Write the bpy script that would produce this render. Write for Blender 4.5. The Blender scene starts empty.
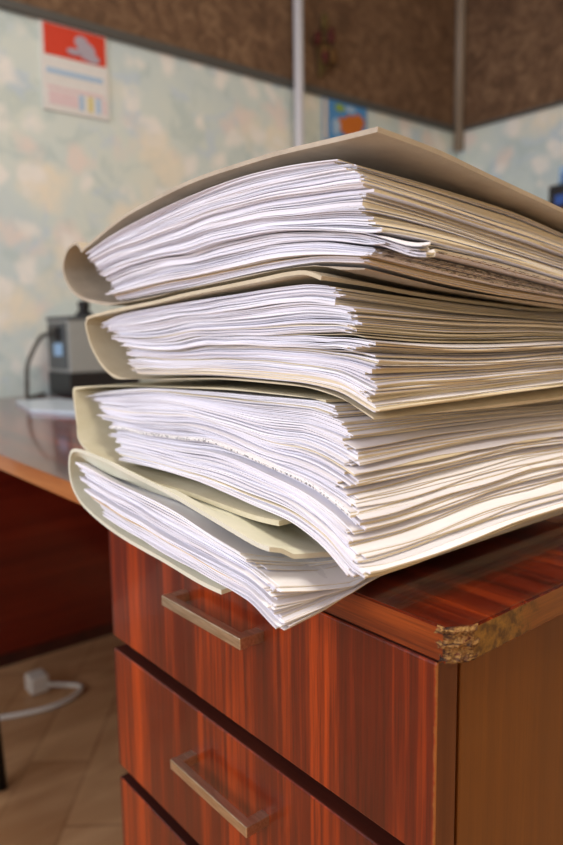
import bpy, bmesh, math, random
import numpy as np
from mathutils import Vector, Matrix

# ---------------------------------------------------------------- units
U = 0.17                                  # metres per scene unit; the eye is the origin of the unit frame
FLOOR = -5.41
def W(x, y, z): return Vector((x * U, y * U, (z - FLOOR) * U))
SC = bpy.context.scene
COL = SC.collection

# ---------------------------------------------------------------- object helpers
def thing(name, label, cat, loc, group=None, rz=0.0):
    o = bpy.data.objects.new(name, None)
    COL.objects.link(o)
    o.empty_display_size = 0.05
    o.location = loc
    o.rotation_euler = (0, 0, rz)
    o['label'] = label; o['category'] = cat
    if group: o['group'] = group
    return o

def world_loc(o):
    v = Vector((0, 0, 0))
    while o is not None:
        v = v + o.location; o = o.parent
    return v

def link_mesh(name, me, mats, parent=None, smooth=False):
    o = bpy.data.objects.new(name, me)
    COL.objects.link(o)
    for m in (mats if isinstance(mats, (list, tuple)) else [mats]): me.materials.append(m)
    if parent is not None: o.parent = parent
    if smooth:
        me.polygons.foreach_set('use_smooth', [True] * len(me.polygons))
    return o

def from_bm(name, bm, mats, parent=None, smooth=False, origin=None):
    """bm holds world-space vertices; they are moved into the parent's frame"""
    off = world_loc(parent) if parent is not None else (origin if origin is not None else Vector((0, 0, 0)))
    bmesh.ops.translate(bm, vec=-off, verts=bm.verts)
    bmesh.ops.recalc_face_normals(bm, faces=bm.faces)
    me = bpy.data.meshes.new(name)
    bm.to_mesh(me); bm.free()
    o = link_mesh(name, me, mats, parent, smooth)
    if parent is None: o.location = off
    return o

def bm_box(bm, x0, x1, y0, y1, z0, z1, bevel=0.0, seg=2, mat=0, raw=False):
    a = Vector((x0, y0, z0)) if raw else W(x0, y0, z0)
    b = Vector((x1, y1, z1)) if raw else W(x1, y1, z1)
    vs = [bm.verts.new((a.x if i & 1 == 0 else b.x, a.y if i & 2 == 0 else b.y, a.z if i & 4 == 0 else b.z)) for i in range(8)]
    fs = [bm.faces.new([vs[k] for k in q]) for q in ((0, 2, 3, 1), (4, 5, 7, 6), (0, 1, 5, 4), (2, 6, 7, 3), (0, 4, 6, 2), (1, 3, 7, 5))]
    for f in fs: f.material_index = mat
    if bevel > 0:
        es = list({e for f in fs for e in f.edges})
        r = bmesh.ops.bevel(bm, geom=es, offset=bevel, segments=seg, affect='EDGES', profile=0.5)
        for f in r['faces']: f.material_index = mat
    return bm

def bm_tube(bm, pts, r, n=10, cap=True):
    """pts: world points; r: radius or list"""
    pts = [Vector(p) for p in pts]
    m = len(pts)
    rs = r if isinstance(r, (list, tuple)) else [r] * m
    rings = []
    t0 = (pts[1] - pts[0]).normalized()
    ref = Vector((0, 0, 1)) if abs(t0.z) < .9 else Vector((1, 0, 0))
    nrm = t0.cross(ref).normalized()
    for i in range(m):
        t = (pts[min(i + 1, m - 1)] - pts[max(i - 1, 0)]).normalized()
        nrm = (nrm - t * nrm.dot(t)).normalized()
        b = t.cross(nrm)
        rings.append([bm.verts.new(pts[i] + (nrm * math.cos(2 * math.pi * k / n) + b * math.sin(2 * math.pi * k / n)) * rs[i]) for k in range(n)])
    for i in range(m - 1):
        for k in range(n):
            bm.faces.new((rings[i][k], rings[i][(k + 1) % n], rings[i + 1][(k + 1) % n], rings[i + 1][k]))
    if cap:
        bm.faces.new(rings[0][::-1]); bm.faces.new(rings[-1])
    return bm

def catmull(pts, n=8):
    pts = [Vector(p) for p in pts]
    out = []
    for i in range(len(pts) - 1):
        p0 = pts[max(i - 1, 0)]; p1 = pts[i]; p2 = pts[i + 1]; p3 = pts[min(i + 2, len(pts) - 1)]
        for k in range(n):
            t = k / n
            out.append(0.5 * ((2 * p1) + (p2 - p0) * t + (2 * p0 - 5 * p1 + 4 * p2 - p3) * t * t + (3 * p1 - p0 - 3 * p2 + p3) * t ** 3))
    out.append(pts[-1])
    return out

# ---------------------------------------------------------------- material helpers
def srgb(r, g, b):
    f = lambda c: ((c / 255.0) / 12.92) if c / 255.0 <= 0.04045 else (((c / 255.0) + 0.055) / 1.055) ** 2.4
    return (f(r), f(g), f(b), 1.0)

class NT:
    def __init__(s, name):
        s.m = bpy.data.materials.new(name); s.m.use_nodes = True
        s.t = s.m.node_tree; s.b = s.t.nodes['Principled BSDF']
    def n(s, t, **k):
        x = s.t.nodes.new(t)
        for a, v in k.items(): setattr(x, a, v)
        return x
    def l(s, a, b): s.t.links.new(a, b)
    def set(s, **k):
        for a, v in k.items():
            s.b.inputs[a.replace('_', ' ')].default_value = v
        return s
    def obj(s, scale=(1, 1, 1), rot=(0, 0, 0), loc=(0, 0, 0)):
        tc = s.n('ShaderNodeTexCoord'); mp = s.n('ShaderNodeMapping')
        mp.inputs['Scale'].default_value = scale; mp.inputs['Rotation'].default_value = rot; mp.inputs['Location'].default_value = loc
        s.l(tc.outputs['Object'], mp.inputs['Vector'])
        return mp.outputs['Vector']
    def noise(s, vec, scale, detail=4, rough=.5, dist=0.0):
        x = s.n('ShaderNodeTexNoise')
        x.inputs['Scale'].default_value = scale; x.inputs['Detail'].default_value = detail
        x.inputs['Roughness'].default_value = rough; x.inputs['Distortion'].default_value = dist
        if vec is not None: s.l(vec, x.inputs['Vector'])
        return x.outputs['Fac']
    def ramp(s, fac, stops, interp='LINEAR'):
        x = s.n('ShaderNodeValToRGB'); cr = x.color_ramp; cr.interpolation = interp
        while len(cr.elements) < len(stops): cr.elements.new(0.5)
        for e, (p, c) in zip(cr.elements, stops): e.position = p; e.color = c
        s.l(fac, x.inputs['Fac'])
        return x.outputs['Color']
    def mix(s, fac, a, b, blend='MIX'):
        x = s.n('ShaderNodeMix', data_type='RGBA', blend_type=blend)
        for sock, v in ((x.inputs['Factor'], fac), (x.inputs['A'], a), (x.inputs['B'], b)): pass
        ins = [i for i in x.inputs if i.enabled]
        for i, v in zip((x.inputs[0], x.inputs[6], x.inputs[7]), (fac, a, b)):
            if isinstance(v, (float, int, tuple)): i.default_value = v
            else: s.l(v, i)
        return x.outputs[2]
    def math(s, op, a, b=0.0, c=None):
        x = s.n('ShaderNodeMath', operation=op)
        for i, v in enumerate((a, b, c)):
            if v is None: continue
            if isinstance(v, (float, int)): x.inputs[i].default_value = v
            else: s.l(v, x.inputs[i])
        return x.outputs[0]
    def bump(s, h, strength=.2, dist=.002):
        x = s.n('ShaderNodeBump'); x.inputs['Strength'].default_value = strength; x.inputs['Distance'].default_value = dist
        s.l(h, x.inputs['Height']); s.l(x.outputs['Normal'], s.b.inputs['Normal'])

def plain(name, col, rough=.6, metal=0.0, **k):
    t = NT(name); t.set(Base_Color=col, Roughness=rough, Metallic=metal)
    v = t.noise(t.obj(), 60, 3)
    c = t.mix(.12, col, t.ramp(v, [(0.3, tuple(x * .75 for x in col[:3]) + (1,)), (.7, tuple(min(1, x * 1.2) for x in col[:3]) + (1,))]))
    t.l(c, t.b.inputs['Base Color'])
    for a, val in k.items(): t.b.inputs[a.replace('_', ' ')].default_value = val
    return t.m

def wood(name, grain, dark, mid, light, rough=.22, coat=.5, band=9.0, worn=None):
    """polished ribbon-stripe mahogany; grain 'x','y','z' is the direction of the fibres"""
    t = NT(name)
    g = {'x': (0.03, 1, 1), 'y': (1, .03, 1), 'z': (1, 1, .025)}[grain]
    v = t.obj(scale=g)
    stripes = t.noise(v, band * 2.2, 3, .55, .4)
    fine = t.noise(v, band * 22, 3, .6, .2)
    pores = t.noise(t.obj(scale={'x': (.03, 1, 1), 'y': (1, .03, 1), 'z': (1, 1, .03)}[grain]), 700, 2, .6)
    broad = t.noise(t.obj(scale={'x': (.3, 1, 1), 'y': (1, .3, 1), 'z': (1, 1, .3)}[grain], loc=(5, 2, 3)), 5, 2)
    f = t.math('ADD', t.math('ADD', t.math('MULTIPLY', stripes, .55), t.math('MULTIPLY', fine, .25)), t.math('MULTIPLY', broad, .20))
    c = t.ramp(f, [(.32, dark), (.47, mid), (.62, light)])
    c = t.mix(t.math('MULTIPLY', t.ramp(pores, [(.52, (0, 0, 0, 1)), (.66, (1, 1, 1, 1))]), .35), c, dark)
    if worn is not None: c = worn(t, c)
    t.l(c, t.b.inputs['Base Color'])
    t.set(Roughness=rough, Coat_Weight=coat, Coat_Roughness=.06)
    t.bump(fine, .03, .001)
    return t.m

# ---------------------------------------------------------------- materials
DK, MD, LT = srgb(74, 16, 6), srgb(128, 34, 9), srgb(186, 66, 16)
M_FRONT = wood('polished mahogany front', 'z', srgb(70, 14, 5), srgb(126, 32, 9), srgb(190, 64, 15), band=7)
M_TOP = wood('polished mahogany top', 'x', srgb(40, 10, 5), srgb(92, 26, 9), srgb(158, 60, 18), rough=.2, coat=.5, band=22)
M_EDGE = wood('mahogany edge strip', 'x', srgb(50, 14, 5), srgb(98, 34, 9), srgb(160, 72, 20), rough=.3, coat=.3, band=16)
def worn_patch(t, c):
    tc = t.n('ShaderNodeTexCoord'); ds = t.n('ShaderNodeVectorMath', operation='DISTANCE')
    t.l(tc.outputs['Object'], ds.inputs[0]); ds.inputs[1].default_value = WORN_AT
    nz = t.noise(tc.outputs['Object'], 120, 4, .7)
    m = t.ramp(t.math('ADD', t.math('MULTIPLY', ds.outputs['Value'], 9.0), t.math('MULTIPLY', nz, .9)), [(.75, (1, 1, 1, 1)), (1.05, (0, 0, 0, 1))])
    return t.mix(t.math('MULTIPLY', m, .8), c, t.ramp(nz, [(.4, srgb(60, 42, 14)), (.6, srgb(150, 112, 44))]))
WORN_AT = tuple(W(-1.332, 1.98, -1.06) - W(-6, 4, FLOOR))
M_EDGE_SHEEN = wood('edge strip painted reflection', 'x', srgb(142, 78, 34), srgb(176, 108, 54), srgb(200, 136, 78), rough=.35, coat=.3, band=16)  # same edge band; its reflected light is painted in as tan
M_EDGE_SIDE = wood('brown edge strip', 'y', srgb(78, 40, 12), srgb(118, 66, 22), srgb(150, 92, 36), rough=.35, coat=.25, band=12, worn=worn_patch)
M_SIDE = wood('brown side panel', 'z', srgb(90, 48, 8), srgb(114, 64, 11), srgb(134, 80, 18), rough=.4, coat=.15, band=4)
M_DARK = wood('dark bare wood', 'x', srgb(40, 14, 8), srgb(62, 22, 12), srgb(84, 34, 18), rough=.5, coat=.1)
M_DSIDE = wood('drawer front side', 'z', srgb(70, 34, 12), srgb(98, 50, 20), srgb(118, 66, 30), rough=.45, coat=.1, band=6)
M_PANEL = wood('dark red panel', 'y', srgb(66, 16, 8), srgb(104, 28, 14), srgb(132, 44, 24), rough=.3, coat=.3, band=4)
M_CAB = wood('cupboard wood', 'z', srgb(80, 46, 20), srgb(124, 78, 38), srgb(150, 98, 52), rough=.4, coat=.2)

t = NT('broken chipboard')
v = t.obj()
n1 = t.noise(t.obj(scale=(1, 1, 3.2)), 60, 5, .72, 1.0)
t.l(t.ramp(n1, [(.38, srgb(30, 18, 10)), (.47, srgb(92, 54, 24)), (.55, srgb(164, 124, 64)), (.60, srgb(104, 44, 20)), (.70, srgb(40, 24, 14))]), t.b.inputs['Base Color'])
t.set(Roughness=.8); t.bump(n1, .8, .002); M_CHIP = t.m

t = NT('satin steel'); t.set(Base_Color=srgb(176, 160, 140), Metallic=1.0, Roughness=.38)
nn = t.noise(t.obj(scale=(.1, 1, 1)), 500, 2)
t.l(t.ramp(nn, [(.3, srgb(196, 180, 156)), (.7, srgb(226, 214, 194))]), t.b.inputs['Base Color']); M_STEEL = t.m

def paper_mat(name, lo, hi, speck=None, rough=.85):
    t = NT(name)
    oi = t.n('ShaderNodeObjectInfo')
    c = t.ramp(oi.outputs['Random'], [(0.0, lo), (1.0, hi)])
    n = t.noise(t.obj(scale=(1, 1, 14)), 40, 3)
    c = t.mix(t.math('MULTIPLY', n, .16), c, srgb(196, 188, 170))
    if speck is not None:
        col, vec, sc, th = speck
        s = t.noise(t.obj(scale=vec), sc, 2, .5)
        c = t.mix(t.math('MULTIPLY', t.ramp(s, [(th, (0, 0, 0, 1)), (th + .06, (1, 1, 1, 1))]), .75), c, col)
    t.l(c, t.b.inputs['Base Color']); t.set(Roughness=rough)
    t.b.inputs['Specular IOR Level'].default_value = .25
    return t.m
M_PAPER = paper_mat('white paper', srgb(226, 224, 232), srgb(250, 249, 252))
M_AGED_WARM = paper_mat('yellowed warm-lit paper edge', srgb(212, 197, 160), srgb(238, 226, 198))  # cream is part real yellowing, part warm side light painted in
M_PRINT = paper_mat('printed grey pages', srgb(190, 178, 160), srgb(222, 212, 196), (srgb(84, 72, 66), (1, .7, 2.2), 240, .50))
M_FORM = paper_mat('printed form', srgb(226, 226, 222), srgb(236, 234, 230), (srgb(70, 72, 84), (1, 1, .5), 620, .52))
M_KRAFT = paper_mat('tan paper', srgb(214, 186, 140), srgb(226, 200, 156))
def card(name, a, b):
    t = NT(name)
    n = t.noise(t.obj(), 26, 5, .65); f = t.noise(t.obj(), 420, 2)
    c = t.mix(t.math('MULTIPLY', f, .25), t.ramp(n, [(.35, a), (.68, b)]), a)
    t.l(c, t.b.inputs['Base Color']); t.set(Roughness=.75); t.bump(f, .08, .0005)
    t.b.inputs['Specular IOR Level'].default_value = .3
    return t.m
M_CARD_GREY = card('grey tan cardboard', srgb(176, 164, 144), srgb(196, 184, 162))
M_CARD_BEIGE = card('beige cardboard', srgb(202, 190, 160), srgb(218, 208, 180))
M_CARD_YELLOW = card('yellowish cardboard', srgb(206, 198, 166), srgb(220, 213, 186))
M_CARD_GREEN = card('greenish white cardboard', srgb(216, 216, 192), srgb(230, 228, 208))

# wallpaper: pale blue-green with soft cream, rose and blue flower heads
t = NT('floral wallpaper')
v = t.obj()
wob = t.noise(v, 5, 3)
base = t.ramp(t.noise(v, 2.4, 5, .6), [(.3, srgb(200, 216, 218)), (.5, srgb(212, 225, 220)), (.68, srgb(222, 230, 218))])
leaf = t.ramp(t.noise(t.obj(loc=(3, 1, 2)), 9, 5, .62, .8), [(.50, (0, 0, 0, 1)), (.60, (1, 1, 1, 1))])
c = t.mix(t.math('MULTIPLY', leaf, .45), base, srgb(176, 198, 196))
leaf2 = t.ramp(t.noise(t.obj(loc=(7, 4, 1)), 7, 4, .6, .6), [(.56, (0, 0, 0, 1)), (.64, (1, 1, 1, 1))])
c = t.mix(t.math('MULTIPLY', leaf2, .5), c, srgb(192, 212, 230))
for sc, col, th, seed in ((5.2, srgb(242, 234, 212), .30, 1.3), (6.4, srgb(236, 224, 214), .26, 4.1), (8.0, srgb(244, 242, 234), .26, 6.6)):
    vo = t.n('ShaderNodeTexVoronoi'); vo.inputs['Scale'].default_value = sc; vo.inputs['Randomness'].default_value = .85
    mp = t.obj(loc=(seed, seed * .7, seed * 1.9))
    nz = t.n('ShaderNodeTexNoise'); nz.inputs['Scale'].default_value = 14; nz.inputs['Detail'].default_value = 3
    t.l(mp, nz.inputs['Vector'])
    ad = t.n('ShaderNodeVectorMath', operation='MULTIPLY_ADD'); t.l(nz.outputs['Color'], ad.inputs[0]); ad.inputs[1].default_value = (.09,) * 3; t.l(mp, ad.inputs[2])
    t.l(ad.outputs[0], vo.inputs['Vector'])
    m = t.ramp(vo.outputs['Distance'], [(th * .75, (1, 1, 1, 1)), (th * 1.5, (0, 0, 0, 1))])
    pet = t.noise(ad.outputs[0], 34, 3, .6)
    m = t.math('MULTIPLY', m, t.math('ADD', .35, t.math('MULTIPLY', pet, .9)))
    c = t.mix(m, c, col)
t.l(c, t.b.inputs['Base Color']); t.set(Roughness=.7); M_WALLPAPER = t.m

t = NT('brown textured wall covering')
n1 = t.noise(t.obj(), 16, 6, .72, 1.2); n2 = t.noise(t.obj(), 4, 3)
c = t.ramp(n1, [(.34, srgb(76, 54, 36)), (.5, srgb(112, 84, 60)), (.66, srgb(148, 118, 88))])
c = t.mix(t.math('MULTIPLY', n2, .5), c, srgb(116, 90, 66))
t.l(c, t.b.inputs['Base Color']); t.set(Roughness=.85); t.bump(n1, .35, .004); M_BROWNWALL = t.m

# linoleum: blocks of slanted parquet
t = NT('parquet linoleum')
v = t.obj(scale=(1, 1, 1), rot=(0, 0, math.radians(38)))
br = t.n('ShaderNodeTexBrick'); t.l(v, br.inputs['Vector'])
br.inputs['Scale'].default_value = 2.6; br.inputs['Mortar Size'].default_value = .012; br.inputs['Brick Width'].default_value = 1.05; br.inputs['Row Height'].default_value = .34
br.inputs['Color1'].default_value = srgb(170, 124, 82); br.inputs['Color2'].default_value = srgb(204, 160, 114); br.inputs['Mortar'].default_value = srgb(160, 116, 76)
br.inputs['Mortar Smooth'].default_value = .5
gr = t.noise(t.obj(scale=(1, .3, 1), rot=(0, 0, math.radians(20))), 12, 4, .6, .6)
c = t.mix(t.math('MULTIPLY', gr, .7), br.outputs['Color'], t.ramp(gr, [(.35, srgb(122, 82, 50)), (.65, srgb(212, 172, 128))]))
t.l(c, t.b.inputs['Base Color']); t.set(Roughness=.42); M_FLOOR = t.m

M_TRIM = plain('dark grey trim', srgb(84, 84, 80), .5)
M_PIPE = plain('white pipe paint', srgb(204, 206, 212), .35)
M_CORNER = plain('dull corner bead', srgb(150, 136, 118), .5)
M_CEIL = plain('ceiling white', srgb(226, 222, 212), .9)
M_CREAM = plain('cream plaster', srgb(222, 202, 168), .9)
M_WHITEP = plain('white plastic', srgb(214, 210, 200), .45)
M_BLACK = plain('black plastic', srgb(26, 27, 30), .4)
M_GREYBOX = plain('grey painted metal', srgb(150, 154, 150), .4)
M_DGREY = plain('dark grey plastic', srgb(78, 84, 86), .45)
M_CABLE = plain('dark cable', srgb(70, 68, 62), .5)
M_BLUE = plain('blue plastic', srgb(50, 90, 170), .35)
M_LBLUE = plain('pale blue label', srgb(150, 190, 226), .4)
M_GLOSS = plain('glossy pale paper', srgb(206, 220, 232), .25)
M_CHROME = plain('dark chair metal', srgb(30, 30, 32), .35, .6)
M_SEAT = plain('dark seat fabric', srgb(48, 46, 50), .9)
M_RED = plain('calendar red', srgb(214, 62, 34), .5)
M_FIG = plain('calendar grey', srgb(176, 168, 180), .6)
M_CALW = plain('calendar paper', srgb(226, 226, 222), .6)
M_ROWB = plain('calendar blue rows', srgb(170, 200, 226), .6)
M_ROWP = plain('calendar rose rows', srgb(226, 204, 206), .6)
M_ROWY = plain('calendar yellow rows', srgb(220, 206, 130), .6)
M_STALK = plain('dry stalk', srgb(92, 76, 32), .8)
M_PETALR = plain('dry red petal', srgb(84, 30, 24), .8)
M_PETALY = plain('dry yellow petal', srgb(104, 72, 30), .8)
M_PICB = plain('picture blue', srgb(84, 150, 210), .5)
M_PICO = plain('picture orange', srgb(206, 116, 40), .5)
M_PICG = plain('picture green', srgb(150, 180, 70), .5)
M_PICW = plain('picture white', srgb(220, 216, 206), .5)

# ---------------------------------------------------------------- room
XW, YW, TR = -11.6, 15.6, 5.06
XE, YS, CE = 9.0, -10.0, 10.6
def struct(name, bm, mats, **k):
    o = from_bm(name, bm, mats, **k); o['kind'] = 'structure'; return o
bm = bmesh.new(); bm_box(bm, XW - .8, XE + .8, YS - .8, YW + .8, FLOOR - .6, FLOOR); struct('floor', bm, M_FLOOR)
bm = bmesh.new(); bm_box(bm, XW - .8, XE + .8, YS - .8, YW + .8, CE, CE + .6); struct('ceiling', bm, M_CEIL)
bm = bmesh.new()
bm_box(bm, XW - .8, XW, YS, YW + .8, FLOOR, TR, mat=0); bm_box(bm, XW - .8, XW, YS, YW + .8, TR, CE, mat=1)
struct('wall_left', bm, [M_WALLPAPER, M_BROWNWALL])
bm = bmesh.new()
bm_box(bm, XW, XE + .8, YW, YW + .8, FLOOR, TR, mat=0); bm_box(bm, XW, XE + .8, YW, YW + .8, TR, CE, mat=1)
struct('wall_back', bm, [M_WALLPAPER, M_BROWNWALL])
bm = bmesh.new(); bm_box(bm, XE, XE + .8, YS, YW, FLOOR, CE); struct('wall_right', bm, M_CREAM)
# window wall behind the viewer, one wide opening
WX0, WX1, WZ0, WZ1 = -8.5, 3.5, -.4, 8.6
bm = bmesh.new()
bm_box(bm, XW - .8, WX0, YS - .8, YS, FLOOR, CE); bm_box(bm, WX1, XE + .8, YS - .8, YS, FLOOR, CE)
bm_box(bm, WX0, WX1, YS - .8, YS, FLOOR, WZ0); bm_box(bm, WX0, WX1, YS - .8, YS, WZ1, CE)
struct('wall_front', bm, M_CREAM)
bm = bmesh.new()
for x in (WX0, (WX0 * 2 + WX1) / 3, (WX0 + 2 * WX1) / 3, WX1): bm_box(bm, x - .16, x + .16, YS - .5, YS - .2, WZ0, WZ1)
for z in (WZ0, WZ1): bm_box(bm, WX0, WX1, YS - .5, YS - .2, z - .16, z + .16)
struct('window_1', bm, M_WHITEP)
# rail between the floral paper and the brown covering, on both walls
bm = bmesh.new(); bm_box(bm, XW, XW + .1, YS, YW, TR - .06, TR + .09, bevel=.004); struct('trim_1', bm, M_TRIM)
bm = bmesh.new(); bm_box(bm, XW, XE, YW - .1, YW, TR - .03, TR + .05, bevel=.003); struct('trim_2', bm, M_TRIM)
bm = bmesh.new(); bm_tube(bm, [W(XW + .1, YW - .12, TR - .5), W(XW + .1, YW - .12, CE)], .022, 12); struct('trim_3', bm, M_CORNER, smooth=True)
bm = bmesh.new(); bm_box(bm, XW, XW + .12, 6.6, YW, FLOOR, FLOOR + .5); struct('baseboard_left', bm, M_DARK)

# heating pipe on the left wall
bm = bmesh.new(); bm_tube(bm, [W(XW + .32, 9.85, FLOOR + .005), W(XW + .32, 9.85, CE - .005)], .0168, 16)
o = from_bm('heating_pipe', bm, M_PIPE, smooth=True, origin=W(XW + .32, 9.85, FLOOR))
o['label'] = 'thin white vertical pipe running up the left wall'; o['category'] = 'pipe'

# ---------------------------------------------------------------- desk
desk = thing('office_desk', 'red polished wooden desk with drawers and a chipped corner', 'desk', W(-6, 4, FLOOR))
YF, XR_, XL_, DB = 1.835, -1.41, -3.96, 6.3
# top: corner cut away where the veneer has broken off
c0 = W(0, 0, -1.131).z; c1 = W(0, 0, -1.0).z
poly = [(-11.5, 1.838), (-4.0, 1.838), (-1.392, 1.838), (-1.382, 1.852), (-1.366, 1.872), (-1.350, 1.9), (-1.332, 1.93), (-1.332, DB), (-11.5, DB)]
bm = bmesh.new()
lo = [bm.verts.new((x * U, y * U, c0)) for x, y in poly]; hi = [bm.verts.new((x * U, y * U, c1)) for x, y in poly]
bm.faces.new(lo[::-1]); ftop = bm.faces.new(hi); ftop.material_index = 0
n = len(poly)
for i in range(n):
    f = bm.faces.new((lo[i], lo[(i + 1) % n], hi[(i + 1) % n], hi[i]))
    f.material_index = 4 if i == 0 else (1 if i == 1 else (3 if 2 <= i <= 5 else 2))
es = [e for e in bm.edges if abs(e.verts[0].co.z - e.verts[1].co.z) < 1e-6 and not (e.verts[0].co.x > -1.40 * U and e.verts[0].co.y < 1.94 * U and e.verts[1].co.y < 1.96 * U and e.verts[1].co.x > -1.41 * U)]
bmesh.ops.bevel(bm, geom=es, offset=.0014, segments=2, affect='EDGES')
from_bm('desktop', bm, [M_TOP, M_EDGE, M_EDGE_SIDE, M_CHIP, M_EDGE_SHEEN], desk)
# ragged chipboard showing in the broken corner
random.seed(4)
bm = bmesh.new()
NU, NV = 22, 12
arc = [Vector((x * U, y * U, 0)) for x, y in [(-1.398, 1.834), (-1.382, 1.845), (-1.362, 1.864), (-1.344, 1.892), (-1.328, 1.936)]]
arc = catmull(arc, 6)
rows = []
for j in range(NV + 1):
    row = []
    for i in range(NU + 1):
        k = i / NU * (len(arc) - 1); a = arc[int(k)].lerp(arc[min(int(k) + 1, len(arc) - 1)], k - int(k))
        nrm = Vector((.72, -.7, 0))
        d = (.0014 * math.sin(j * 1.25 + .5 * math.sin(i * .7)) + (random.random() - .5) * .0014 - .0004) if 0 < i < NU else -.001
        if j in (0, NV): d -= .0016
        ex = -random.random() * .005 if i == 0 else (-random.random() * .002 if i == 1 else 0)
        ey = random.random() * .006 if i == NU else (random.random() * .003 if i == NU - 1 else 0)
        row.append(bm.verts.new((a.x + nrm.x * d + ex, a.y + nrm.y * d + ey, c0 + .0004 + (c1 - c0 - .0008) * j / NV + (random.random() - .5) * .0008)))
    rows.append(row)
for j in range(NV):
    for i in range(NU): bm.faces.new((rows[j][i], rows[j][i + 1], rows[j + 1][i + 1], rows[j + 1][i]))
core0 = [bm.verts.new((-1.41 * U, 1.95 * U, z)) for z in (c0 + .0005, c1 - .0005)]
for i in range(NU):
    bm.faces.new((rows[NV][i], rows[NV][i + 1], core0[1])); bm.faces.new((rows[0][i + 1], rows[0][i], core0[0]))
o = from_bm('chipped_corner', bm, M_CHIP, desk); o['label'] = 'broken desktop corner showing bare yellow chipboard'
# pedestal carcass
bm = bmesh.new(); bm_box(bm, XR_ - .12, XR_, 1.972, DB - .1, -5.2, -1.134, bevel=.001)
o = from_bm('side_panel', bm, M_SIDE, desk); o['label'] = 'plain brown side panel of the drawer pedestal'
bm = bmesh.new(); bm_box(bm, XL_, XL_ + .12, 1.972, DB - .1, -5.2, -1.134, bevel=.001); from_bm('inner_panel', bm, M_PANEL, desk)
bm = bmesh.new(); bm_box(bm, XL_ + .125, XR_ - .125, 1.99, 2.05, -5.2, -1.136); from_bm('rail_board', bm, M_DARK, desk)
bm = bmesh.new(); bm_box(bm, XL_ + .05, XR_ - .05, 2.1, DB - .15, FLOOR + .002, -5.2); from_bm('plinth', bm, M_DARK, desk)
bm = bmesh.new(); bm_box(bm, -11.25, XL_ - .01, DB - .25, DB - .13, -4.6, -1.136); from_bm('modesty_panel', bm, M_PANEL, desk)
bm = bmesh.new(); bm_box(bm, -11.43, -11.31, 1.95, DB - .1, -5.2, -1.134, bevel=.001); from_bm('end_panel', bm, M_PANEL, desk)
bm = bmesh.new(); bm_box(bm, -11.43, -11.29, 2.05, DB - .2, FLOOR + .002, -5.2); from_bm('end_plinth', bm, M_DARK, desk)
def worn_edge(t, c):
    tc = t.n('ShaderNodeTexCoord'); sp = t.n('ShaderNodeSeparateXYZ'); t.l(tc.outputs['Object'], sp.inputs[0])
    xr = (XR_ + 6) * U
    d = t.math('SUBTRACT', xr, sp.outputs['X'])
    nz = t.noise(tc.outputs['Object'], 150, 4, .7)
    m = t.ramp(t.math('ADD', t.math('MULTIPLY', d, 170.0), nz), [(.60, (1, 1, 1, 1)), (.85, (0, 0, 0, 1))])
    return t.mix(t.math('MULTIPLY', m, .8), c, srgb(150, 96, 44))
M_FRONTW = wood('polished mahogany drawer', 'z', srgb(46, 9, 2), srgb(100, 26, 4), srgb(200, 74, 8), band=9, rough=.34, coat=.24, worn=worn_edge)
def drawer(z0, z1, zb, hx0, hx1):
    bm = bmesh.new(); bm_box(bm, XL_, XR_, YF, 1.955, z0, z1, bevel=.0018, seg=3)
    for f in bm.faces:
        c = f.calc_center_median(); nn = f.normal
        if nn.z > .9: f.material_index = 1
        elif nn.x > .9: f.material_index = 2
    d = from_bm('drawer', bm, [M_FRONTW, M_DARK, M_DSIDE], desk)
    bm = bmesh.new()
    bm_box(bm, hx0, hx1, 1.702, 1.748, zb - .055, zb, bevel=.0007)
    bm_box(bm, hx0, hx0 + .055, 1.74, 1.839, zb - .053, zb - .002, bevel=.0006)
    bm_box(bm, hx1 - .055, hx1, 1.74, 1.839, zb - .053, zb - .002, bevel=.0006)
    h = from_bm('handle', bm, M_STEEL, d); h['label'] = 'square satin steel bar handle'
    return d
drawer(-1.905, -1.136, -1.345, -3.073, -2.384)
drawer(-2.788, -1.988, -2.246, -3.046, -2.366)
drawer(-3.67, -2.877, -3.12, -3.05, -2.37)
drawer(-4.55, -3.76, -4.0, -3.05, -2.37)

# ---------------------------------------------------------------- folders of papers
def curve(pts):
    p = np.array(sorted(pts)); x, y = p[:, 0], p[:, 1]
    if len(x) == 1: return lambda q: np.full_like(np.asarray(q, float), y[0])
    h = np.diff(x); d = np.diff(y) / h
    m = np.zeros(len(x)); m[0] = d[0]; m[-1] = d[-1]
    for i in range(1, len(x) - 1):
        m[i] = 0 if d[i - 1] * d[i] <= 0 else (h[i - 1] + h[i]) / (h[i - 1] / d[i] + h[i] / d[i - 1])
    def f(q):
        q = np.clip(np.asarray(q, float), x[0], x[-1])
        i = np.clip(np.searchsorted(x, q) - 1, 0, len(x) - 2)
        t = (q - x[i]) / h[i]
        return ((1 + 2 * t) * (1 - t) ** 2 * y[i] + t * (1 - t) ** 2 * h[i] * m[i] + t * t * (3 - 2 * t) * y[i + 1] + t * t * (t - 1) * h[i] * m[i + 1])
    return f
def sm(a, b, x):
    t = np.clip((x - a) / (b - a), 0, 1); return t * t * (3 - 2 * t)

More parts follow.
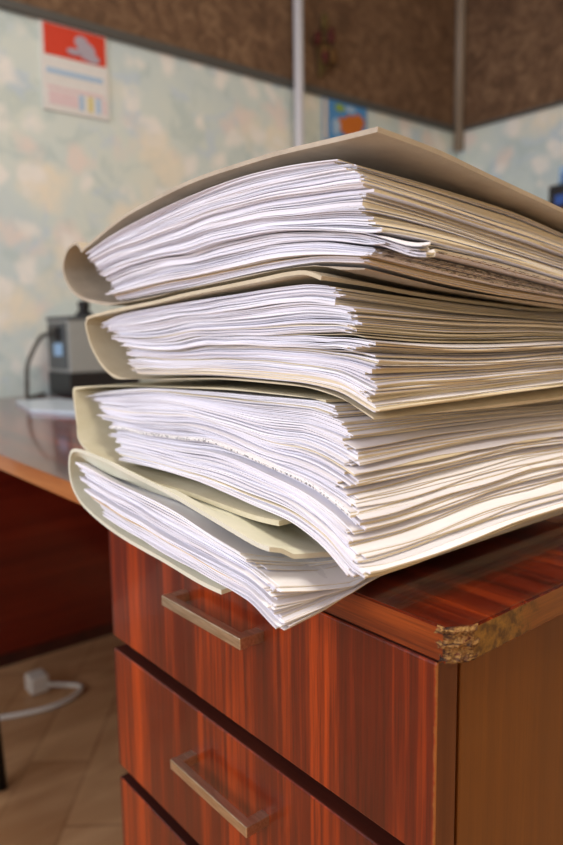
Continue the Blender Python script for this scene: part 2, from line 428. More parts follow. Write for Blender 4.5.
# surfaces on which one folder lies on the next
def ridge(xs, ys, x0, x1):
    fx, fy = curve(xs), curve(ys)
    return lambda x, y: fx(x) + fy(y) * sm(x0, x1, x)
ON_AB = ridge([(-4.5, .13), (-4.1, .135), (-3.67, .148), (-3.3, .166), (-2.8, .203), (-2.3, .228), (-2.05, .234), (-1.9, .207), (-1.7, .195)], [(1.84, 0), (2.3, -.053), (3.3, -.118)], -3.8, -1.8)
ON_BC = ridge([(-4.3, -.315), (-3.9, -.288), (-3.6, -.275), (-3.1, -.254), (-2.57, -.234), (-2.1, -.238), (-1.9, -.264), (-1.75, -.305), (-1.65, -.345)], [(1.8, 0), (2.3, -.02), (3.3, -.04)], -3.8, -1.8)
_cd = ridge([(-4.1, -.60), (-3.85, -.635), (-3.6, -.672), (-3.3, -.712), (-3.07, -.728), (-2.1, -.735), (-1.9, -.775), (-1.75, -.82), (-1.55, -.868)], [(1.58, 0), (1.9, -.03), (3.3, -.04)], -2.6, -1.7)
ON_CD = lambda x, y: _cd(x, y) + .16 * (1 - sm(1.46, 1.565, y))
ON_DESK = lambda x, y: -.992 - .3 * (1 - sm(1.80, 1.84, y))

NS, NT_ = 44, 22
def sheets(root, rng, n, top, bot, topR, botR, xl, xr, yf, depth, kinds, spread=1.0, slant=0.0, hook=None, wmin=0.0, lo=None, hi=None):
    top, bot, tR, bR = curve(top), curve(bot), curve(topR), curve(botR)
    xl, xr, yf = curve(xl), curve(xr), curve(yf)
    s = 1 - (1 - np.linspace(0, 1, NS)) ** 1.35
    s[1] = .012
    tt = np.linspace(0, 1, NT_) ** 1.9
    S, T = np.meshgrid(s, tt)                                   # rows: t, cols: s
    near = np.exp(-((1 - S) / .10) ** 1 - (T / .12)) 
    # slot widths per sheet
    ws = []
    for i in range(n):
        k1, k2, k3 = rng.uniform(3, 7), rng.uniform(9, 17), rng.uniform(20, 34)
        p = rng.uniform(0, 6.28, 6)
        e = .26 * np.sin(k1 * S + p[0]) + .20 * np.sin(k2 * S + p[1]) * (.5 + .5 * S) + .12 * np.sin(k3 * S + p[5]) + .25 * np.sin(rng.uniform(3, 9) * T + p[2]) + rng.normal(0, .38)
        if rng.random() < .16: e = e + rng.uniform(.5, 1.0) * np.exp(-((S - rng.uniform(.1, 1)) / rng.uniform(.12, .35)) ** 2)
        e = e + near * rng.normal(0, .55)
        ws.append(np.exp(e * spread * .78))
    ws = np.array(ws); cum = np.cumsum(ws, 0); tot = cum[-1]
    lowc = (cum - ws) / tot; hic = cum / tot
    clump = 0.0; cl_left = 0; lclump = 0.0; yclump = 0.0
    u = rng.uniform(0, 6.28, 6)
    for i in range(n):
        q = (i + .5) / n
        if cl_left <= 0:
            clump = rng.normal(0, .028); lclump = rng.normal(0, .022); yclump = rng.normal(0, .014); cl_left = rng.integers(2, 8)
        cl_left -= 1
        xa = float(xl(q)) + lclump + rng.normal(0, .006)
        xb = float(xr(q)) + clump + rng.normal(0, .014)
        y0 = float(yf(q)) + yclump + rng.normal(0, .007)
        rot = rng.normal(0, .012); roty = rng.normal(0, .012)
        X = xa + (xb - xa) * S + rot * T * S
        wob = .006 * np.sin(S * rng.uniform(4, 14) + rng.uniform(0, 6))
        Y = y0 + slant * (X + 4.0) + depth * T + (roty * (S - .5) + wob) * (1 - T)
        # small irregularities of the right-hand edges
        X = X + .006 * np.sin(T * rng.uniform(6, 20) + rng.uniform(0, 6)) * S ** 8
        wr = np.maximum(sm(xa + .3, xb, X), wmin)
        yb = np.maximum(Y, 0)
        dT = tR(yb) - tR(tR_y0(topR)); dB = bR(yb) - bR(tR_y0(botR))
        zt = top(X) + dT * wr; zb = bot(X) + dB * wr
        if lo is not None: zb = np.maximum(zb, lo(X, Y) + .028)
        if hi is not None: zt = np.minimum(zt, hi(X, Y) - .028)
        zt = np.maximum(zt, zb + .03)
        H = np.maximum(zt - zb, .02)
        und = (.05 * np.sin(5.2 * S + u[0] + 2.4 * q) + .028 * np.sin(11 * S + u[1] + 4 * q) + .03 * np.sin(6 * T + u[2] + 3 * q) * S) * np.sin(math.pi * min(max(q, 0), 1))
        f = rng.uniform(.70, 1.0)
        a = np.clip(lowc[i] + und, 0, 1) ; b = np.clip(lowc[i] + (hic[i] - lowc[i]) * f + und, 0, 1)
        Z0 = zb + H * a; Z1 = zb + H * np.maximum(b, a + .0015)
        kind = kinds(q, i, rng)
        if hook is not None: X, Y, Z0, Z1 = hook(i, q, S, T, X, Y, Z0, Z1, rng)
        if lo is not None: Z0 = np.maximum(Z0, lo(X, Y) + .02); Z1 = np.maximum(Z1, Z0 + .0015)
        if hi is not None: Z1 = np.minimum(Z1, hi(X, Y) - .02); Z0 = np.minimum(Z0, Z1 - .0015)
        make_slab(root, X, Y, Z0, Z1, kind)

def tR_y0(c): return min(p[0] for p in c)

def make_slab(root, X, Y, Z0, Z1, mats, name='sheet'):
    r, c = X.shape; N = r * c
    off = world_loc(root)
    P = np.empty((2 * N, 3))
    P[:N, 0] = X.ravel(); P[:N, 1] = Y.ravel(); P[:N, 2] = Z0.ravel()
    P[N:, 0] = X.ravel(); P[N:, 1] = Y.ravel(); P[N:, 2] = Z1.ravel()
    P *= U; P[:, 2] -= FLOOR * U; P -= np.array(off)
    idx = np.arange(N).reshape(r, c)
    F = []
    a, b, d, e = idx[:-1, :-1].ravel(), idx[:-1, 1:].ravel(), idx[1:, 1:].ravel(), idx[1:, :-1].ravel()
    bottom = np.stack([a, e, d, b], 1); topf = np.stack([a, b, d, e], 1) + N
    fr = np.stack([idx[0, :-1], idx[0, 1:], idx[0, 1:] + N, idx[0, :-1] + N], 1)
    bk = np.stack([idx[-1, 1:], idx[-1, :-1], idx[-1, :-1] + N, idx[-1, 1:] + N], 1)
    rt = np.stack([idx[:-1, -1], idx[1:, -1], idx[1:, -1] + N, idx[:-1, -1] + N], 1)
    lf = np.stack([idx[1:, 0], idx[:-1, 0], idx[:-1, 0] + N, idx[1:, 0] + N], 1)
    Fa = np.concatenate([bottom, topf, fr, bk, lf, rt]).astype(np.int32)
    me = bpy.data.meshes.new(name)
    me.vertices.add(len(P)); me.vertices.foreach_set('co', P.ravel())
    me.loops.add(Fa.size); me.loops.foreach_set('vertex_index', Fa.ravel())
    me.polygons.add(len(Fa)); me.polygons.foreach_set('loop_start', np.arange(0, Fa.size, 4, dtype=np.int32))
    mi = np.zeros(len(Fa), np.int32); mi[-len(rt):] = 1
    nb = len(bottom) * 2
    if len(mats) > 2: mi[nb:nb + len(fr)] = 2
    sm_ = np.zeros(len(Fa), bool); sm_[:nb] = True
    me.update(calc_edges=True)
    o = link_mesh(name, me, list(mats), root)
    me.polygons.foreach_set('material_index', mi); me.polygons.foreach_set('use_smooth', sm_)
    me.update()
    return o

def cover(root, prof, depth, thick, dT, dB, mat, name='cover', sub=6, tweak=None, label=None, wmin=0.0, lo=None, hi=None):
    """prof: (x, yfront, z, k) along the section; k 0 follows the bottom sag, 1 the top sag"""
    pts = catmull([Vector((p[0], p[1], p[2])) for p in prof], sub)
    ks = []
    for i in range(len(prof) - 1):
        for j in range(sub): ks.append(prof[i][3] + (prof[i + 1][3] - prof[i][3]) * j / sub)
    ks.append(prof[-1][3]); ks = np.array(ks)
    P = np.array([[p.x, p.y, p.z] for p in pts])
    d = np.gradient(P[:, [0, 2]], axis=0); d /= np.linalg.norm(d, axis=1)[:, None] + 1e-9
    nrm = np.stack([-d[:, 1], d[:, 0]], 1)
    tt = np.linspace(0, 1, 20) ** 1.6
    n = len(P); r = len(tt)
    fT, fB = curve(dT), curve(dB); y0T, y0B = tR_y0(dT), tR_y0(dB)
    xmin, xmax = P[:, 0].min(), P[:, 0].max()
    V = np.zeros((2, r, n, 3))
    rg = np.random.default_rng(n)
    for j, t in enumerate(tt):
        for sgn in (0, 1):
            o = (sgn - .5) * thick
            x = P[:, 0] + nrm[:, 0] * o; z = P[:, 2] + nrm[:, 1] * o
            y = P[:, 1] + depth * t + .004 * np.sin(P[:, 0] * 9) * (1 - t)
            wr = np.maximum(sm(xmin + .3, xmax, x), wmin)
            z = z + wr * (ks * (fT(y) - fT(y0T)) + (1 - ks) * (fB(y) - fB(y0B)))
            if lo is not None: z = np.where(ks < .5, np.maximum(z, lo(x, y) + .011 + o), z)
            if hi is not None: z = np.where(ks > .5, np.minimum(z, hi(x, y) - .011 + o), z)
            if lo is not None: z = np.maximum(z, lo(x, y) + .002)
            if hi is not None: z = np.minimum(z, hi(x, y) - .002)
            V[sgn, j, :, 0] = x; V[sgn, j, :, 1] = y; V[sgn, j, :, 2] = z
    if tweak is not None: V = tweak(V, tt, P)
    off = np.array(world_loc(root))
    Q = V.reshape(-1, 3) * U; Q[:, 2] -= FLOOR * U; Q -= off
    bm = bmesh.new(); vs = [bm.verts.new(q) for q in Q]
    I = lambda s, j, i: vs[(s * r + j) * n + i]
    for j in range(r - 1):
        for i in range(n - 1):
            bm.faces.new((I(0, j, i), I(0, j + 1, i), I(0, j + 1, i + 1), I(0, j, i + 1))); bm.faces.new((I(1, j, i), I(1, j, i + 1), I(1, j + 1, i + 1), I(1, j + 1, i)))
    for i in range(n - 1):
        bm.faces.new((I(0, 0, i), I(0, 0, i + 1), I(1, 0, i + 1), I(1, 0, i))); bm.faces.new((I(0, r - 1, i + 1), I(0, r - 1, i), I(1, r - 1, i), I(1, r - 1, i + 1)))
    for j in range(r - 1):
        bm.faces.new((I(0, j + 1, 0), I(0, j, 0), I(1, j, 0), I(1, j + 1, 0))); bm.faces.new((I(0, j, n - 1), I(0, j + 1, n - 1), I(1, j + 1, n - 1), I(1, j, n - 1)))
    bmesh.ops.recalc_face_normals(bm, faces=bm.faces)
    me = bpy.data.meshes.new(name); bm.to_mesh(me); bm.free()
    o = link_mesh(name, me, mat, root, smooth=False)
    if label: o['label'] = label
    return o

GRP = 'folders of documents in the stack'
DEPTH = 2.1
WHITE = (M_PAPER, M_AGED_WARM)
# --- top folder
fa = thing('document_folder', 'topmost folder in the stack, grey cardboard cover bent over lilac-white papers', 'folder', W(-2.9, 2.6, .2), GRP)
A_topR = [(1.831, .60), (2.374, .565), (2.809, .535), (3.353, .456)]
A_botR = [(1.84, .22), (2.277, .165), (3.105, .094), (3.5, .07)]
A_covR = [(1.84, .673), (2.119, .651), (2.499, .599), (3.073, .521), (3.5, .46)]
def kA(q, i, rng):
    if q < .06: return WHITE
    if .06 < q < .075: return (M_KRAFT, M_KRAFT)
    if q < .27: return (M_PAPER, M_PRINT)
    return WHITE
def hookA(i, q, S, T, X, Y, Z0, Z1, rng):
    if .27 < q < .37:                                          # corners bent outwards at the near edge
        k = sm(.80, 1.0, S) * (1 - sm(.0, .16, T))
        dx = .16 + .06 * rng.random()
        X = X + dx * k; dz = -.045 * k + .018 * np.sin(S * 30) * k
        Z0 = Z0 + dz; Z1 = Z1 + dz
    return X, Y, Z0, Z1
sheets(fa, np.random.default_rng(11), 92, [(-4.09, .478), (-3.7, .55), (-3.226, .607), (-2.433, .655), (-1.906, .617), (-1.7, .58)],
       [(-3.70, .189), (-3.32, .204), (-2.551, .242), (-2.053, .262), (-1.726, .235)], A_topR, A_botR,
       [(0, -3.70), (.3, -3.80), (.6, -3.97), (1, -4.07)], [(0, -1.72), (.25, -1.70), (.5, -1.72), (.8, -1.79), (1, -1.91)],
       [(0, 1.84), (1, 1.84)], DEPTH, kA, hook=hookA, lo=ON_AB)
cover(fa, [(-1.78, 1.86, .215, 0), (-2.1, 1.85, .243, 0), (-2.55, 1.84, .222, 0), (-3.3, 1.84, .182, 0), (-3.669, 1.84, .165, 0), (-3.927, 1.84, .182, 0), (-4.2, 1.84, .225, 0), (-4.37, 1.84, .31, .1), (-4.448, 1.84, .42, .3),
           (-4.37, 1.84, .525, .6), (-4.24, 1.84, .560, .8), (-4.175, 1.84, .53, .9), (-4.15, 1.84, .505, 1), (-4.09, 1.84, .525, 1), (-3.75, 1.84, .60, 1), (-3.391, 1.84, .662, 1), (-2.809, 1.84, .708, 1), (-2.342, 1.84, .707, 1), (-1.991, 1.84, .694, 1), (-1.70, 1.84, .678, 1)],
      DEPTH + .03, .018, A_covR, A_botR, M_CARD_GREY, lo=ON_AB)
# --- second folder
fb = thing('document_folder', 'second folder from the top, beige cover with a drooping near corner', 'folder', W(-2.8, 2.6, -.25), GRP)
B_topR = [(1.83, .18), (2.385, .14), (3.381, .10)]
B_botR = [(1.852, -.293), (2.397, -.287), (3.133, -.277)]
B_covR = [(1.825, -.329), (2.37, -.332), (3.101, -.335), (3.5, -.335)]
def kB(q, i, rng): return (M_PAPER, M_AGED_WARM) if rng.random() > .04 else (M_AGED_WARM, M_AGED_WARM)
sheets(fb, np.random.default_rng(22), 92, [(-3.926, .07), (-3.738, .106), (-3.324, .132), (-2.591, .170), (-2.112, .185), (-1.913, .165), (-1.7, .14)],
       [(-3.443, -.225), (-2.568, -.200), (-2.119, -.202), (-1.888, -.222), (-1.689, -.290)], B_topR, B_botR,
       [(0, -3.46), (.4, -3.62), (.8, -3.85), (1, -3.92)], [(0, -1.69), (.3, -1.73), (.6, -1.79), (1, -1.95)],
       [(0, 1.82), (1, 1.85)], DEPTH, kB, lo=ON_BC, hi=ON_AB)
cover(fb, [(-1.69, 1.815, -.325, 0), (-1.79, 1.815, -.285, 0), (-1.9, 1.82, -.25, 0), (-2.12, 1.82, -.222, 0), (-2.57, 1.82, -.218, 0), (-3.0, 1.82, -.235, 0), (-3.356, 1.82, -.254, 0), (-3.611, 1.82, -.258, 0), (-3.78, 1.82, -.235, 0), (-3.93, 1.82, -.17, .1),
           (-4.05, 1.82, -.068, .3), (-4.10, 1.82, .03, .6), (-4.095, 1.82, .078, .9), (-4.0, 1.82, .107, 1), (-3.322, 1.82, .155, 1), (-2.8, 1.82, .190, 1), (-2.3, 1.80, .213, 1), (-2.06, 1.79, .224, 1), (-1.95, 1.80, .195, 1)],
      DEPTH, .016, B_topR, B_covR, M_CARD_BEIGE, lo=ON_BC, hi=ON_AB)
# --- third folder, the thickest
fc = thing('document_folder', 'thickest folder, third from the top, whose sheets fan out over the desk corner', 'folder', W(-2.7, 2.5, -.8), GRP)
C_topR = [(1.779, -.29), (2.2, -.315), (2.7, -.345), (3.323, -.375)]
C_botR = [(1.58, -.845), (1.888, -.850), (2.248, -.838), (2.955, -.832)]
def kC(q, i, rng):
    if .40 < q < .425: return (M_PAPER, M_AGED_WARM, M_FORM)
    return (M_PAPER, M_AGED_WARM) if rng.random() > .03 else (M_AGED_WARM, M_AGED_WARM)
def hookC(i, q, S, T, X, Y, Z0, Z1, rng):
    if .40 < q < .425:
        Y = Y - .03 * (1 - T); Z1 = Z1 + .006
    return X, Y, Z0, Z1
sheets(fc, np.random.default_rng(33), 98, [(-4.209, -.386), (-3.8, -.335), (-3.359, -.298), (-2.456, -.276), (-1.916, -.270), (-1.56, -.29)],
       [(-3.284, -.655), (-2.944, -.646), (-2.575, -.648), (-2.137, -.684), (-1.935, -.698), (-1.775, -.738), (-1.574, -.850)], C_topR, C_botR,
       [(0, -3.29), (.3, -3.45), (.6, -3.74), (1, -4.18)], [(0, -1.575), (.2, -1.595), (.5, -1.69), (.8, -1.81), (1, -1.93)],
       [(0, 1.615), (.5, 1.71), (1, 1.84)], DEPTH, kC, hook=hookC, lo=ON_CD, hi=ON_BC)
cover(fc, [(-1.96, 1.83, -.252, 1), (-2.53, 1.83, -.250, 1), (-3.1, 1.83, -.268, 1), (-3.587, 1.82, -.288, 1), (-3.95, 1.79, -.308, 1), (-4.07, 1.74, -.325, .9), (-4.115, 1.73, -.335, .9), (-4.11, 1.72, -.36, .8),
           (-4.05, 1.70, -.46, .6), (-3.99, 1.68, -.535, .4), (-3.85, 1.63, -.605, .2), (-3.6, 1.60, -.660, 0), (-3.307, 1.595, -.700, 0), (-3.067, 1.595, -.722, 0), (-2.682, 1.595, -.712, 0), (-2.36, 1.595, -.716, 0), (-2.118, 1.595, -.722, 0), (-1.97, 1.595, -.715, 0)],
      DEPTH, .020, C_topR, [(1.5, -.845), (3.5, -.845)], M_CARD_YELLOW, lo=ON_CD, hi=ON_BC)
# --- bottom folder, pushed forward over the desk front
fd = thing('document_folder', 'lowest folder, pushed forward over the drawers, pale greenish cover', 'folder', W(-2.8, 2.4, -1.0), GRP)
D_topR = [(1.42, -.775), (1.62, -.835), (1.85, -.885), (3.2, -.89)]
D_botR = [(1.45, -1.02), (1.62, -1.0), (1.80, -.972), (3.2, -.972)]
def kD(q, i, rng):
    if .30 < q < .33: return (M_KRAFT, M_KRAFT)
    return (M_PAPER, M_AGED_WARM) if rng.random() > .06 else (M_PAPER, M_PRINT)
def hookD(i, q, S, T, X, Y, Z0, Z1, rng):
    xe = X[:, -1:]
    X = X - S ** 5 * sm(.12, .3, T) * (xe + 1.80 + .01 * rng.random())
    return X, Y, Z0, Z1
def tipD(V, tt, P):
    # the lower cover stops short of the near corner, cut in a blunt point
    return V
sheets(fd, np.random.default_rng(44), 70, [(-3.70, -.66), (-3.4, -.675), (-3.102, -.70), (-2.492, -.735), (-2.137, -.78), (-1.968, -.80), (-1.77, -.84)],
       [(-3.25, -.915), (-2.72, -.945), (-2.29, -.960), (-1.96, -.965), (-1.773, -1.018)], D_topR, D_botR,
       [(0, -3.22), (.5, -3.39), (1, -3.57)], [(0, -1.775), (.4, -1.80), (1, -1.96)],
       [(0, 1.512), (1, 1.512)], DEPTH, kD, slant=-.030, wmin=.75, hook=hookD, lo=ON_DESK, hi=ON_CD)
cover(fd, [(-2.138, 1.446, -0.993, 0), (-2.302, 1.451, -0.996, 0), (-2.642, 1.462, -0.990, 0), (-2.923, 1.471, -0.979, 0), (-3.236, 1.481, -0.963, 0), (-3.429, 1.487, -0.932, 0), (-3.562, 1.492, -0.886, 0.1), (-3.653, 1.495, -0.808, 0.3), (-3.669, 1.495, -0.712, 0.6), (-3.643, 1.495, -0.639, 0.8),
           (-3.581, 1.493, -0.607, 1), (-3.458, 1.489, -0.603, 1), (-3.151, 1.480, -0.616, 1), (-2.736, 1.467, -0.650, 1), (-2.522, 1.460, -0.668, 1), (-2.224, 1.450, -0.701, 1), (-1.940, 1.441, -0.739, 1), (-1.830, 1.438, -0.741, 1)],
      DEPTH, .018, D_topR, [(1.45, -1.012), (1.62, -1.005), (1.80, -.985), (3.2, -.985)], M_CARD_GREEN, wmin=.75, lo=ON_DESK, hi=ON_CD)

# ---------------------------------------------------------------- things on the far end of the desk
TOPZ = -1.0
pb = thing('power_supply', 'grey and black power supply box on the far desk end', 'power supply', W(-10.39, 4.33, TOPZ))
ang = math.radians(90)
rx = Vector((math.cos(ang), math.sin(ang), 0)); ry = Vector((-rx.y, rx.x, 0))     # rx runs along the broad face, ry away from the viewer
O_ = W(-10.39, 4.33, TOPZ)
def obox(bm, a0, a1, b0, b1, z0, z1, bevel=0.0, mat=0):
    n0 = len(bm.verts); tmp = bmesh.new()
    bm_box(tmp, a0 * U, a1 * U, b0 * U, b1 * U, z0 * U, z1 * U, bevel, mat=mat, raw=True)
    for v in tmp.verts: v.co = O_ + rx * v.co.x + ry * v.co.y + Vector((0, 0, v.co.z))
    me = bpy.data.meshes.new('tmp'); tmp.to_mesh(me); tmp.free(); bm.from_mesh(me); bpy.data.meshes.remove(me)
    return bm
bm = bmesh.new(); obox(bm, 0, 1.15, 0, .85, .40, 1.22, .003); from_bm('casing', bm, M_GREYBOX, pb)
bm = bmesh.new(); obox(bm, -.02, 1.17, -.02, .87, .02, .40, .003); from_bm('base', bm, M_BLACK, pb)
bm = bmesh.new(); obox(bm, -.02, 1.17, -.02, .87, 1.22, 1.28, .003); from_bm('lid', bm, M_DGREY, pb)
bm = bmesh.new(); obox(bm, -.03, 0, .08, .78, .46, 1.18, .002); sp = from_bm('socket_panel', bm, M_DGREY, pb)
bm = bmesh.new(); obox(bm, -.10, -.025, .25, .62, .90, 1.12, .003); from_bm('plug', bm, M_BLACK, sp)
bm = bmesh.new(); obox(bm, -.06, -.025, .20, .50, .66, .86, .002); o = from_bm('display', bm, M_LBLUE, sp); o['label'] = 'small pale blue display'
cpath = catmull([O_ + rx * (-.10 * U) + ry * (.40 * U) + Vector((0, 0, 1.02 * U)), O_ + rx * (-.22 * U) + ry * (.50 * U) + Vector((0, 0, .98 * U)), W(-10.75, 3.95, -.15), W(-10.80, 3.82, -.45), W(-10.80, 3.79, -.75), W(-10.80, 3.79, -.985+.025), W(-10.9, 3.95, -.962), W(-11.2, 4.2, -.962)], 8)
bm = bmesh.new(); bm_tube(bm, cpath, .0055, 10); from_bm('power_cord', bm, M_CABLE, pb, smooth=True)
bm = bmesh.new()
c = O_ + rx * (.42 * U) + ry * (.35 * U)
bm_tube(bm, [c + Vector((0, 0, z * U)) for z in (1.285, 1.34, 1.36, 1.50, 1.53)], [.022, .024, .014, .017, .010], 14)
o = from_bm('ink_pad', bm, M_BLACK, origin=c + Vector((0, 0, 1.285 * U)), smooth=False)
o.name = 'rubber_stamp'; o['label'] = 'small black knob-topped item standing on the grey box'; o['category'] = 'stamp'
bm = bmesh.new()
tv = [(-10.35, 3.45), (-10.25, 4.05), (-9.2, 4.15), (-8.1, 3.55), (-8.9, 3.15)]
lo_ = [bm.verts.new(W(x, y, TOPZ + .006)) for x, y in tv]; hi_ = [bm.verts.new(W(x, y, TOPZ + .045)) for x, y in tv]
bm.faces.new(lo_[::-1]); bm.faces.new(hi_)
for i in range(5): bm.faces.new((lo_[i], lo_[(i + 1) % 5], hi_[(i + 1) % 5], hi_[i]))
o = from_bm('paper_pad', bm, M_GLOSS, origin=W(-9.3, 3.7, TOPZ)); o['label'] = 'pale glossy papers lying flat in front of the grey box'; o['category'] = 'papers'

# ---------------------------------------------------------------- left wall decorations
cal = thing('wall_calendar', 'wall calendar with red picture hanging below the dark rail', 'calendar', W(XW + .02, 5.18, 3.62))
def wall_quad(bm, y0, y1, z0, z1, d0, d1, skew=0.0):
    vs = []
    for d in (d0, d1):
        for (y, z) in ((y0, z0), (y1, z0 + skew), (y1, z1), (y0, z1)): vs.append(bm.verts.new(W(XW + d, y, z)))
    bm.faces.new(vs[:4][::-1]); bm.faces.new(vs[4:])
    for i in range(4): bm.faces.new((vs[i], vs[(i + 1) % 4], vs[4 + (i + 1) % 4], vs[4 + i]))
bm = bmesh.new(); wall_quad(bm, 4.60, 5.76, 3.64, 5.0, .012, .035); from_bm('backing_sheet', bm, M_CALW, cal)
bm = bmesh.new(); wall_quad(bm, 4.66, 5.73, 4.50, 4.98, .035, .042); pic = from_bm('picture', bm, M_RED, cal)
bm = bmesh.new()
for n_, (y, z, a, b_) in enumerate(((5.30, 4.80, .12, .10), (5.38, 4.68, .16, .14), (5.48, 4.58, .13, .07), (5.15, 4.62, .12, .05))):
    ring = [bm.verts.new(W(XW + .044 + .006 * n_, y + a * math.cos(k * math.pi / 9), z + b_ * math.sin(k * math.pi / 9))) for k in range(18)]
    bm.faces.new(ring)
for f in list(bm.faces): 
    r_ = bmesh.ops.extrude_face_region(bm, geom=[f])
    bmesh.ops.translate(bm, vec=(.0004, 0, 0), verts=[v for v in r_['geom'] if isinstance(v, bmesh.types.BMVert)])
from_bm('printed_shape', bm, M_FIG, pic)
for (y0, y1, z0, z1, m) in ((4.68, 5.66, 4.22, 4.30, M_ROWB), (4.68, 5.66, 3.98, 4.03, M_ROWP), (4.70, 5.20, 3.74, 3.95, M_ROWP), (5.22, 5.30, 3.72, 3.96, M_ROWB), (5.38, 5.46, 3.72, 3.96, M_ROWY), (5.52, 5.60, 3.72, 3.96, M_ROWB), (5.64, 5.70, 3.72, 3.96, M_ROWP)):
    bm = bmesh.new(); wall_quad(bm, y0, y1, z0, z1, .035, .041); from_bm('date_block', bm, m, cal)

po = thing('wall_picture', 'small bright blue and orange picture pinned right of the white pipe', 'picture', W(XW + .02, 11.55, 4.15))
bm = bmesh.new(); wall_quad(bm, 10.78, 12.15, 4.10, 5.02, .012, .03); from_bm('picture_sheet', bm, M_PICB, po)
def blob(bm, y, z, a, b_, d):
    ring = [bm.verts.new(W(XW + d, y + a * math.cos(k * math.pi / 10) * (1 + .2 * math.sin(k * 1.7)), z + b_ * math.sin(k * math.pi / 10) * (1 + .2 * math.cos(k * 2.3)))) for k in range(20)]
    f = bm.faces.new(ring); r_ = bmesh.ops.extrude_face_region(bm, geom=[f])
    bmesh.ops.translate(bm, vec=(.0008, 0, 0), verts=[v for v in r_['geom'] if isinstance(v, bmesh.types.BMVert)])
bm = bmesh.new(); blob(bm, 11.62, 4.52, .36, .22, .032); blob(bm, 11.85, 4.66, .2, .16, .040); from_bm('orange_shape', bm, M_PICO, po)
bm = bmesh.new(); blob(bm, 11.62, 4.88, .16, .07, .032); from_bm('pale_shape', bm, M_ROWB, po); bm = bmesh.new(); blob(bm, 11.18, 4.45, .12, .18, .032); from_bm('pale_shape', bm, M_ROWB, po)
bm = bmesh.new(); blob(bm, 11.28, 4.86, .14, .08, .040); from_bm('green_shape', bm, M_PICG, po)
bm = bmesh.new(); wall_quad(bm, 10.80, 10.92, 4.14, 4.98, .03, .036); from_bm('picture_margin', bm, M_PICW, po)

fl = thing('dried_flowers', 'bunch of dried red and yellow flowers hung beside the white pipe', 'flowers', W(XW + .1, 10.6, 5.3))
random.seed(9)
for k in range(6):
    yy = 10.52 + .07 * k; zt = 6.0 + random.uniform(-.25, .5); lean = random.uniform(-.06, .14)
    bm = bmesh.new(); bm_tube(bm, [W(XW + .12, 10.6, 5.32), W(XW + .16, (10.6 + yy + lean) / 2, (5.32 + zt) / 2), W(XW + .14 + .02 * k, yy + lean, zt)], .0035, 7)
    st = from_bm('stem', bm, M_STALK, fl)
    bm = bmesh.new(); bmesh.ops.create_icosphere(bm, subdivisions=2, radius=1)
    cc = W(XW + .15 + .02 * k, yy + lean, zt)
    for v in bm.verts:
        w = 1 + .35 * math.sin(v.co.x * 7 + k) * math.cos(v.co.y * 6) ; v.co = cc + Vector((v.co.x * .012, v.co.y * .015, v.co.z * .028)) * w
    from_bm('flower_head', bm, (M_PETALR, M_PETALY, M_PETALR, M_STALK, M_PETALR, M_PETALY)[k], fl, smooth=True)

# ---------------------------------------------------------------- floor items
ad = thing('power_adapter', 'small white mains adapter on the floor near the dark panel', 'adapter', W(-10.15, 3.45, FLOOR))
bm = bmesh.new(); bm_box(bm, -10.32, -10.02, 3.30, 3.58, FLOOR + .005, FLOOR + .28, bevel=.006); from_bm('housing', bm, M_WHITEP, ad)
cp = catmull([W(-10.02, 3.56, FLOOR + .12), W(-9.95, 3.80, FLOOR + .06), W(-9.78, 3.96, FLOOR + .045), W(-9.62, 3.86, FLOOR + .045), W(-9.5, 3.55, FLOOR + .045), W(-9.52, 3.2, FLOOR + .045), W(-9.69, 2.73, FLOOR + .045), W(-9.95, 2.2, FLOOR + .045), W(-10.3, 1.5, FLOOR + .045)], 8)
bm = bmesh.new(); bm_tube(bm, cp, .0068, 10); from_bm('adapter_cord', bm, M_WHITEP, ad, smooth=True)

# chair at the kneehole, only one leg of it reaches into the picture
lv = Vector((-.636, -.772, 0)); fv = Vector((-.772, .636, 0))
B0 = W(-8.14, 2.26, FLOOR)
ch = thing('office_chair', 'dark metal-legged chair by the kneehole, mostly outside the picture', 'chair', B0 + lv * .21)
def at(a, b_, z): return B0 + lv * a + fv * b_ + Vector((0, 0, z))
for (a, b_) in ((0, 0), (.40, 0), (.40, -.38), (0, -.38)):
    up = .0 if a == 0 else .38
    bm = bmesh.new(); bm_tube(bm, [at(a, b_, .002), at(a + (.02 if a == 0 else -.02), b_, .44)], .011, 12); lg = from_bm('leg', bm, M_CHROME, ch, smooth=True)
bm = bmesh.new()
q = [at(.0, .02, .44), at(.42, .02, .44), at(.42, -.40, .44), at(.0, -.40, .44)]
lo_ = [bm.verts.new(p) for p in q]; hi_ = [bm.verts.new(p + Vector((0, 0, .05))) for p in q]
bm.faces.new(lo_[::-1]); bm.faces.new(hi_)
for i in range(4): bm.faces.new((lo_[i], lo_[(i + 1) % 4], hi_[(i + 1) % 4], hi_[i]))
bmesh.ops.bevel(bm, geom=bm.edges[:], offset=.012, segments=3, affect='EDGES'); from_bm('seat', bm, M_SEAT, ch)
bm = bmesh.new()
q = [at(.38, -.40, .52), at(.42, -.40, .52), at(.42, .02, .52), at(.38, .02, .52)]
lo_ = [bm.verts.new(p) for p in q]; hi_ = [bm.verts.new(p + lv * .05 + Vector((0, 0, .36))) for p in q]
bm.faces.new(lo_[::-1]); bm.faces.new(hi_)
for i in range(4): bm.faces.new((lo_[i], lo_[(i + 1) % 4], hi_[(i + 1) % 4], hi_[i]))
bmesh.ops.bevel(bm, geom=bm.edges[:], offset=.01, segments=3, affect='EDGES'); from_bm('backrest', bm, M_SEAT, ch)

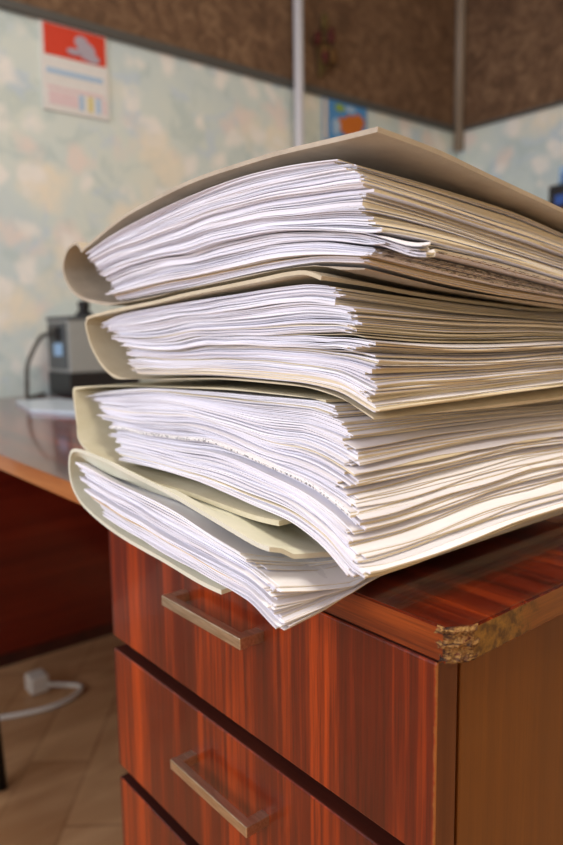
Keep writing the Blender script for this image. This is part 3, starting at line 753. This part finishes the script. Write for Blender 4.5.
# ---------------------------------------------------------------- cupboard at the back wall and the black holder on it
CZ = 2.30
cb = thing('cupboard', 'wooden cupboard against the back wall, hidden behind the folder stack', 'cupboard', W(-5.3, 14.2, FLOOR))
bm = bmesh.new(); bm_box(bm, -7.68, -3.0, 13.1, YW - .15, FLOOR + .005, CZ, bevel=.003); from_bm('carcass', bm, M_CAB, cb)
for (a, b_) in ((-7.63, -5.3), (-5.25, -3.05)):
    bm = bmesh.new(); bm_box(bm, a, b_, 12.98, 13.095, FLOOR + .5, CZ - .08, bevel=.002); d = from_bm('door', bm, M_CAB, cb)
    xx = -5.42 if a < -6 else -5.13
    bm = bmesh.new(); bm_box(bm, xx - .04, xx + .04, 12.9, 12.98, -1.6, -.9, bevel=.002); from_bm('handle', bm, M_STEEL, d)
hd = thing('pen_holder', 'black desk holder with blue pens, at the right edge', 'pen holder', W(-7.1, 13.4, CZ))
bm = bmesh.new(); bm_box(bm, -7.60, -6.5, 13.15, 13.8, CZ + .004, CZ + .47, bevel=.004); from_bm('holder_box', bm, M_BLACK, hd)
bm = bmesh.new(); bm_box(bm, -7.44, -7.24, 13.13, 13.15, CZ + .08, CZ + .26); from_bm('front_tab', bm, M_BLUE, hd)
random.seed(2)
for k in range(6):
    x = -7.50 + .13 * k; h = CZ + .76 + random.uniform(-.05, .10)
    bm = bmesh.new(); bm_tube(bm, [W(x, 13.45, CZ + .45), W(x + random.uniform(-.05, .05), 13.4, h)], .0105, 8)
    o = from_bm('pen', bm, M_BLUE if k % 3 else M_LBLUE, origin=W(x, 13.45, CZ + .45), smooth=True)
    o['label'] = 'blue pen standing in the black holder at the right edge'; o['category'] = 'pen'; o['group'] = 'pens in the black holder'

# ---------------------------------------------------------------- light
def area(name, loc, target, sx, sy, energy, col):
    l = bpy.data.lights.new(name, 'AREA'); l.shape = 'RECTANGLE'; l.size = sx; l.size_y = sy; l.energy = energy; l.color = col
    o = bpy.data.objects.new(name, l); COL.objects.link(o); o.location = loc
    o.rotation_euler = (Vector(target) - Vector(loc)).to_track_quat('-Z', 'Y').to_euler()
    return o
# daylight entering through the window behind the viewer
area('window_daylight', W((WX0 + WX1) / 2, YS + .05, (WZ0 + WZ1) / 2), W((WX0 + WX1) / 2, 5, (WZ0 + WZ1) / 2 - 2.0), (WX1 - WX0) * U, (WZ1 - WZ0) * U, 44, (.87, .87, 1.0))
# unseen warm fill added under the ceiling to brighten the right-hand paper faces
area('ceiling_fill', W(1.0, 3.0, CE - .2), W(1.0, 3.0, 0), .9, .9, 29, (1.0, .92, .80))
w = bpy.data.worlds.new('World'); SC.world = w; w.use_nodes = True
w.node_tree.nodes['Background'].inputs['Color'].default_value = (.75, .85, 1, 1); w.node_tree.nodes['Background'].inputs['Strength'].default_value = .6

# ---------------------------------------------------------------- camera
th, pt, ro = math.radians(140.6), math.radians(7.476), math.radians(-.802)
F = Vector((math.cos(th) * math.cos(pt), math.sin(th) * math.cos(pt), -math.sin(pt)))
R = F.cross(Vector((0, 0, 1))).normalized(); Uv = R.cross(F)
R2 = R * math.cos(ro) + Uv * math.sin(ro); U2 = Uv * math.cos(ro) - R * math.sin(ro)
cam = bpy.data.cameras.new('camera'); co = bpy.data.objects.new('camera', cam); COL.objects.link(co)
M = Matrix((R2, U2, -F)).transposed().to_4x4(); M.translation = W(0, 0, 0); co.matrix_world = M
cam.sensor_fit = 'VERTICAL'; cam.sensor_height = 36.0; cam.sensor_width = 24.0
cam.lens = 695.6 / 845 * 36.0
cam.clip_start = .02; cam.clip_end = 50
cam.dof.use_dof = True; cam.dof.focus_distance = 2.75 * U; cam.dof.aperture_fstop = 4.8; cam.dof.aperture_blades = 7
SC.camera = co
vs_ = SC.view_settings
vs_.view_transform = 'Standard'; vs_.look = 'None'; vs_.gamma = 1; vs_.exposure = 0.1; vs_.use_curve_mapping = False
